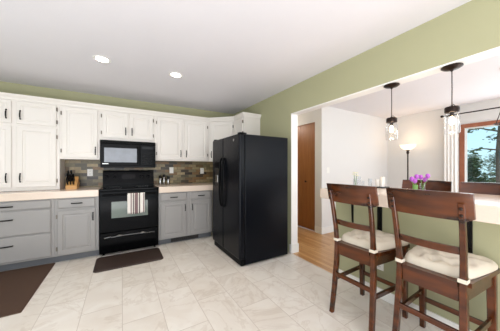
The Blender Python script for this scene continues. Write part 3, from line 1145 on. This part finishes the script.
def cushion_mesh():
    mb = MB()
    nx_, ny_ = 30, 30
    tuft = [(.1, -.09), (.1, .0), (.1, .09), (.2, -.045), (.2, .06), (.2, -.14), (.2, .15), (.3, -.1), (.3, 0), (.3, .1), (.38, -.06), (.38, .06), (.38, .16), (.38, -.16)]
    top, bot = [], []
    rnd = random.Random(3)
    for i in range(nx_ + 1):
        u = i / nx_
        rt, rb = [], []
        for j in range(ny_ + 1):
            v = j / ny_ * 2 - 1
            uu = 2 * u - 1
            hw = .168 + .06 * u
            cr2 = 1 - .08 * (abs(uu) ** 4) * (abs(v) ** 4)
            x = .026 + .44 * (uu * cr2 + 1) / 2
            y = v * hw * cr2
            edge = (1 - abs(uu) ** 5) * (1 - abs(v) ** 5)
            h = .014 + .056 * max(0, edge) ** .5
            for tx, ty in tuft:
                h -= .026 * math.exp(-((x - tx) ** 2 + (y - ty) ** 2) / .0007)
            h += .005 * math.sin(x * 60 + y * 25) * edge + .004 * math.sin(y * 70 - x * 30) * edge
            rt.append(mb.b.verts.new((x, y, .6295 + max(h, .008))))
            rb.append(mb.b.verts.new((x, y, .6295)))
        top.append(rt)
        bot.append(rb)
    for i in range(nx_):
        for j in range(ny_):
            mb.b.faces.new((top[i][j], top[i + 1][j], top[i + 1][j + 1], top[i][j + 1]))
            mb.b.faces.new((bot[i][j], bot[i][j + 1], bot[i + 1][j + 1], bot[i + 1][j]))
    for i in range(nx_):
        mb.b.faces.new((top[i][0], bot[i][0], bot[i + 1][0], top[i + 1][0]))
        mb.b.faces.new((top[i][ny_], top[i + 1][ny_], bot[i + 1][ny_], bot[i][ny_]))
        mb.b.faces.new((top[0][i], top[0][i + 1], bot[0][i + 1], bot[0][i]))
        mb.b.faces.new((top[nx_][i], bot[nx_][i], bot[nx_][i + 1], top[nx_][i + 1]))
    return mb


def make_cushion():
    r = thing('seat_cushion', '', 'cushion', (0, 0, 0), 'tufted stool cushions')
    cushion_mesh().build('pad', M['cushion'], r, True, sm_angle=80)
    for s in (-1, 1):
        y0 = s * .162
        mb = MB()
        rs = []
        for z in (.617, .641):
            pass
        for dx, dy in ((0, 0),):
            a, b_ = .0245, .0205
            mb.rings([[Vector((p[0], y0 + p[1], z)) for p in ((a, b_), (-a, b_), (-a, -b_), (a, -b_))] for z in (.632, .655)], False, False)
        mb.build('tie', M['cushion'], r)
    return r


ST = [(1.665, 1.106, 0, 'dark red-brown wooden bar stool at the kitchen side, left one beside the wood floor'),
      (1.665, .596, 0, 'dark red-brown wooden bar stool at the kitchen side, nearest the right edge'),
      (2.775, 1.045, PI, 'bar stool on the dining side, its back showing behind the purple tulips'),
      (2.775, .545, PI, 'bar stool on the dining side, its back showing below the window')]
CU = ['cream tufted cushion tied on the left kitchen-side bar stool', 'cream tufted cushion tied on the right kitchen-side bar stool']
stool0 = make_stool()
cush0 = make_cushion()
for i, (x, y, rz, lb) in enumerate(ST):
    o = stool0 if i == 0 else copy_tree(stool0)
    o.location = (x, y, 0)
    o.rotation_euler.z = rz
    o['label'] = lb
    if i < 2:
        c_ = cush0 if i == 0 else copy_tree(cush0)
        c_.location = (x, y, 0)
        c_['label'] = CU[i]

# ------------------------------------------------------------------ pendants
for i, (y, lb) in enumerate(((1.10, 'glass jar pendant light hanging over the bar, left one with bronze canopy'), (.655, 'glass jar pendant light hanging over the bar, right one nearest the window'))):
    x = XR + T / 2
    zc = 2.085
    k = thing('pendant_light', lb, 'pendant light', (x, y, zc), 'jar pendant lights over the bar')
    MB().lathe([(.066, zc - .001), (.068, zc - .008), (.05, zc - .02), (.012, zc - .028), (.006, zc - .04)], (x, y, 0), 28).build('canopy', M['bronze'], k, True)
    MB().tube([(x, y, zc - .03), (x + .002, y, 1.9), (x, y, 1.775)], .0035, 8).build('cord', M['bronze'], k)
    MB().lathe([(.006, 1.777), (.012, 1.768), (.040, 1.764), (.046, 1.756), (.046, 1.722), (.041, 1.718)], (x, y, 0), 28).build('cap', M['bronze'], k, True)
    MB().tube([(x + .044, y, 1.74), (x + .05, y - .01, 1.775), (x + .02, y, 1.79)], .0025, 6).build('wire_bail', M['bronze'], k)
    MB().lathe([(.038, 1.7175), (.040, 1.705), (.048, 1.69), (.050, 1.67), (.049, 1.56), (.044, 1.552), (.001, 1.551)], (x, y, 0), 28, cap0=False, cap1=False).build('glass_jar', M['glass'], k, True)
    MB().lathe([(.014, 1.717), (.014, 1.69)], (x, y, 0), 14).build('socket', M['bronze'], k)
    MB().lathe([(.009, 1.689), (.012, 1.675), (.018, 1.658), (.018, 1.64), (.010, 1.625), (.001, 1.622)], (x, y, 0), 18).build('bulb', M['bulb'], k, True)
    point('pendant_lamp', (x, y, 1.58), 1.6, (1, .80, .55), .03)

point('hall_fill', (2.75, 4.2, 2.3), 12, (1, .88, .78), .1)  # unseen warm point light added to brighten the hall wall
# ------------------------------------------------------------------ torchiere
LX, LY = 5.38, 2.30
k = thing('floor_lamp', 'lit torchiere floor lamp with frosted bowl in the dining room corner', 'floor lamp', (LX, LY, 0))
MB().lathe([(.14, .0005), (.14, .015), (.05, .03), (.016, .05)], (LX, LY, 0), 28).build('base', M['bronze'], k, True)
MB().lathe([(.013, .045), (.013, 1.58), (.02, 1.59), (.03, 1.62), (.02, 1.645), (.04, 1.671)], (LX, LY, 0), 20).build('pole', M['bronze'], k, True)
MB().lathe([(.03, 1.672), (.08, 1.69), (.12, 1.725), (.150, 1.785), (.143, 1.785), (.112, 1.732), (.07, 1.70), (.02, 1.685)], (LX, LY, 0), 32).build('lamp_shade', M['bowl'], k, True)
point('torchiere_lamp', (LX, LY, 1.86), 1.8, (1, .74, .46), .05)

# ------------------------------------------------------------------ curtain, rod
k = thing('curtain_rod', 'dark curtain rod above the dining room window', 'curtain rod', (5.6, .6, 2.32))
MB().tube([(5.6, -1.0, 2.325), (5.6, 1.76, 2.325)], .011, 10).build('rod', M['bronze'], k, True)
MB().sphere((5.6, 1.785, 2.325), .026).build('finial', M['bronze'], k, True)
for y in (1.71, -.8):
    MB().box(5.59, XD - .0005, y - .006, y + .006, 2.30, 2.312).box(XD - .008, XD - .0005, y - .02, y + .02, 2.27, 2.34).build('bracket', M['bronze'], k)
def curtain_mb(y0, y1):
    mb = MB()
    n = 60
    rows = []
    for z, am in ((.02, 1.0), (.8, .9), (1.8, .8), (2.28, .7), (2.305, .4)):
        rows.append([mb.b.verts.new((5.612 + .022 * am * math.sin(i / n * 2 * PI * 4) , y0 + (y1 - y0) * i / n, z)) for i in range(n + 1)])
    for a, b_ in zip(rows, rows[1:]):
        for j in range(n): mb.b.faces.new((a[j], a[j + 1], b_[j + 1], b_[j]))
    return mb


c_ = curtain_mb(1.535, 1.755).build('curtain', M['curtain'], None, True)
so = c_.modifiers.new('thick', 'SOLIDIFY')
so.thickness = .002
tag(c_, 'white curtain gathered left of the dining room window', 'curtain')

# ------------------------------------------------------------------ chandelier over the dining table (partly beyond the frame)
CX, CY = 4.0, .655
k = thing('chandelier', 'dark cage chandelier at the right edge before the window', 'chandelier', (CX, CY, CEIL))
MB().lathe([(.06, CEIL - .001), (.055, CEIL - .02), (.008, CEIL - .03)], (CX, CY, 0), 20).build('canopy', M['bronze'], k, True)
MB().tube([(CX, CY, CEIL - .03), (CX, CY, 2.17)], .004, 8).build('cord', M['bronze'], k)
MB().sphere((CX, CY, 2.155), .022, (1, 1, .8)).build('hub', M['bronze'], k, True)
for i in range(4):
    a = PI / 4 + i * PI / 2
    MB().tube([(CX + .01 * math.cos(a), CY + .01 * math.sin(a), 2.155), (CX + .11 * math.cos(a), CY + .11 * math.sin(a), 1.82)], .004, 6).build('cage_rod', M['bronze'], k)
MB().lathe([(.108, 1.815), (.114, 1.815), (.114, 1.827), (.108, 1.827), (.108, 1.815)], (CX, CY, 0), 32, cap0=False, cap1=False).build('ring', M['bronze'], k, True)

# ------------------------------------------------------------------ things on the bar
BZ = 1.0505


def vase(x, y, h_, r_, lb, m, grp=None):
    return tag(MB().lathe([(r_ * .8, BZ), (r_, BZ + .006), (r_, BZ + h_ * .7), (r_ * .92, BZ + h_), (r_ * .86, BZ + h_), (r_ * .9, BZ + h_ * .7), (r_ * .9, BZ + .012), (.001, BZ + .01)], (x, y, 0), 20, cap1=False).build('vase', m, None, True), lb, 'vase', grp)


# small vase with cream flowers
vx, vy = 2.44, 1.60
vase(vx, vy, .10, .026, 'small clear glass vase holding cream flowers on the bar', M['smoke_glass'])
for i, (dx, dy, dz) in enumerate(((-.02, .01, .155), (.022, .0, .17), (0, -.02, .14), (.008, .02, .175))):
    f = thing('cream_flower', 'small cream flower in the little glass vase on the bar', 'flower', (vx, vy, BZ + .02), 'cream flowers in the small vase')
    MB().tube([(vx + dx * .2, vy + dy * .2, BZ + .02), (vx + dx * .5, vy + dy * .5, BZ + .08), (vx + dx, vy + dy, BZ + dz - .012)], .002, 6).build('stem', M['leaf'], f)
    mb = MB()
    for a in range(6):
        mb.sphere((vx + dx + .010 * math.cos(a * PI / 3), vy + dy + .010 * math.sin(a * PI / 3), BZ + dz), .010, (1, 1, .6), 8, 6)
    mb.build('bloom', M['petal'], f, True)
# tulips
vx, vy = 2.12, .852
vx2, vy2 = 2.20, .83
d_ = 1
tag(MB().lathe([(.016, BZ), (.018, BZ + .05), (.019, BZ + .088), (.017, BZ + .088), (.016, BZ + .012), (.001, BZ + .01)], (vx, vy, 0), 18, cap1=False).build('vase', M['leaf'], None, True), 'green patterned small vase under the purple tulips', 'vase')
tag(MB().lathe([(.018, BZ), (.02, BZ + .05), (.02, BZ + .098), (.018, BZ + .098), (.017, BZ + .012), (.001, BZ + .01)], (vx2, vy2, 0), 18, cap1=False).build('vase', M['smoke_glass'], None, True), 'clear glass vase beside the green one under the purple tulips', 'vase')
for i, (bx0, by0, dx, dy, dz) in enumerate(((vx, vy, -.015, .018, .135), (vx, vy, .012, -.006, .155), (vx, vy, -.006, .0, .12), (vx2, vy2, -.01, .01, .15), (vx2, vy2, .016, -.012, .128), (vx2, vy2, .0, -.036, .16))):
    f = thing('tulip', 'purple tulip bloom in the vases standing on the bar', 'flower', (bx0, by0, BZ + .02), 'purple tulips on the bar')
    MB().tube([(bx0, by0, BZ + .02), (bx0 + dx * .3, by0 + dy * .3, BZ + .08), (bx0 + dx, by0 + dy, BZ + dz - .018)], .0022, 6).build('stem', M['leaf'], f)
    MB().lathe([(.003, -.02), (.013, -.01), (.017, .002), (.014, .016), (.007, .022), (.009, .012), (.001, .005)], (bx0 + dx, by0 + dy, BZ + dz), 10).build('bloom', M['purple'], f, True)
# tray with candles
tag(MB().box(2.53, 2.69, 1.335, 1.475, BZ, BZ + .012, bev=.003).build('candle_tray', M['black_metal']), 'small black tray under the white candles on the bar', 'tray')
for x, y, h_, r_, lb in ((2.60, 1.425, .095, .024, 'shorter white pillar candle on the black tray'), (2.61, 1.375, .125, .026, 'taller white pillar candle on the black tray')):
    c_ = thing('pillar_candle', lb, 'candle', (x, y, BZ + .0125), 'white candles on the bar')
    MB().lathe([(r_, BZ + .0125), (r_, BZ + h_ - .004), (r_ * .9, BZ + h_), (.001, BZ + h_ - .004)], (x, y, 0), 22).build('wax', M['candle'], c_, True)
    MB().tube([(x, y, BZ + h_ - .004), (x + .001, y, BZ + h_ + .006)], .0012, 5).build('wick', M['grille'], c_)
for x, y, h_, r_, lb in ((2.60, 1.515, .10, .022, 'pale glass bottle left of the white candles on the bar'),
                         (2.50, 1.545, .075, .016, 'short blue-grey glass between the flower vase and the candles'),
                         (2.62, 1.665, .12, .016, 'blue-grey glass just left of the cream flower vase'),):
    vase(x, y, h_, r_, lb, M['smoke_glass'], 'glasses on the bar')

# ------------------------------------------------------------------ outside the dining window
struct('ground_outside', bx(6.2, 60, -20, 40, -1.2, -1.0), M['lawn'])


def pine(x, y, h_, z0, lb, seed, trunk_r=.16, span=1.9, m='needles', clear=.25, dens=1.0):
    rnd = random.Random(seed)
    k = thing('pine_tree', lb, 'tree', (x, y, z0), 'pine trees outside the window')
    mb = MB()
    mb.tube([(x, y, z0), (x + .1, y + .05, z0 + h_ * .4), (x + .05, y - .1, z0 + h_ * .75), (x + .1, y, z0 + h_)], [trunk_r, trunk_r * .8, trunk_r * .5, .03], 8)
    fol = MB()
    nb = int(24 * dens)
    for i in range(nb):
        t = clear + (1 - clear) * i / nb
        a = rnd.uniform(0, 2 * PI)
        L = span * (1.05 - t) * rnd.uniform(.6, 1.1) + .2
        b0 = Vector((x + .07, y, z0 + h_ * t))
        pts = [b0, b0 + Vector((math.cos(a) * L * .5, math.sin(a) * L * .5, .1 * L)), b0 + Vector((math.cos(a) * L, math.sin(a) * L, -.02 * L))]
        mb.tube(pts, [.035, .022, .01], 5)
        for q in range(int(34 * dens)):
            s = rnd.uniform(.3, 1.05)
            c = pts[0].lerp(pts[2], s) + Vector((rnd.gauss(0, .16), rnd.gauss(0, .16), rnd.gauss(.07, .07)))
            r0 = rnd.uniform(.04, .11)
            v = [fol.b.verts.new(c + Vector((rnd.uniform(-1, 1), rnd.uniform(-1, 1), rnd.uniform(-.5, .5))) * r0 * 1.4) for _ in range(4)]
            fol.b.faces.new((v[0], v[1], v[2]))
            fol.b.faces.new((v[0], v[2], v[3]))
            fol.b.faces.new((v[1], v[3], v[2]))
    mb.build('trunk', M['bark'], k, True)
    fol.build('foliage', M[m], k)


pine(13, 2.33, 7.5, -1, 'tall pine with bare dark branches at the upper right of the window', 4, .10, 2.2, 'needles', .40, .75)
pine(16, 4.1, 2.75, -1, 'low dark green pine at the left of the window, nearest', 5, .08, 1.15, 'needles', .1, 1.5)
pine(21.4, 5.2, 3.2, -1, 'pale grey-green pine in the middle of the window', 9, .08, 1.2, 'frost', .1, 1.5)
pine(18.8, 2.7, 3.2, -1, 'dark pine low at the right edge of the window', 12, .08, 1.3, 'needles', .1, 1.5)
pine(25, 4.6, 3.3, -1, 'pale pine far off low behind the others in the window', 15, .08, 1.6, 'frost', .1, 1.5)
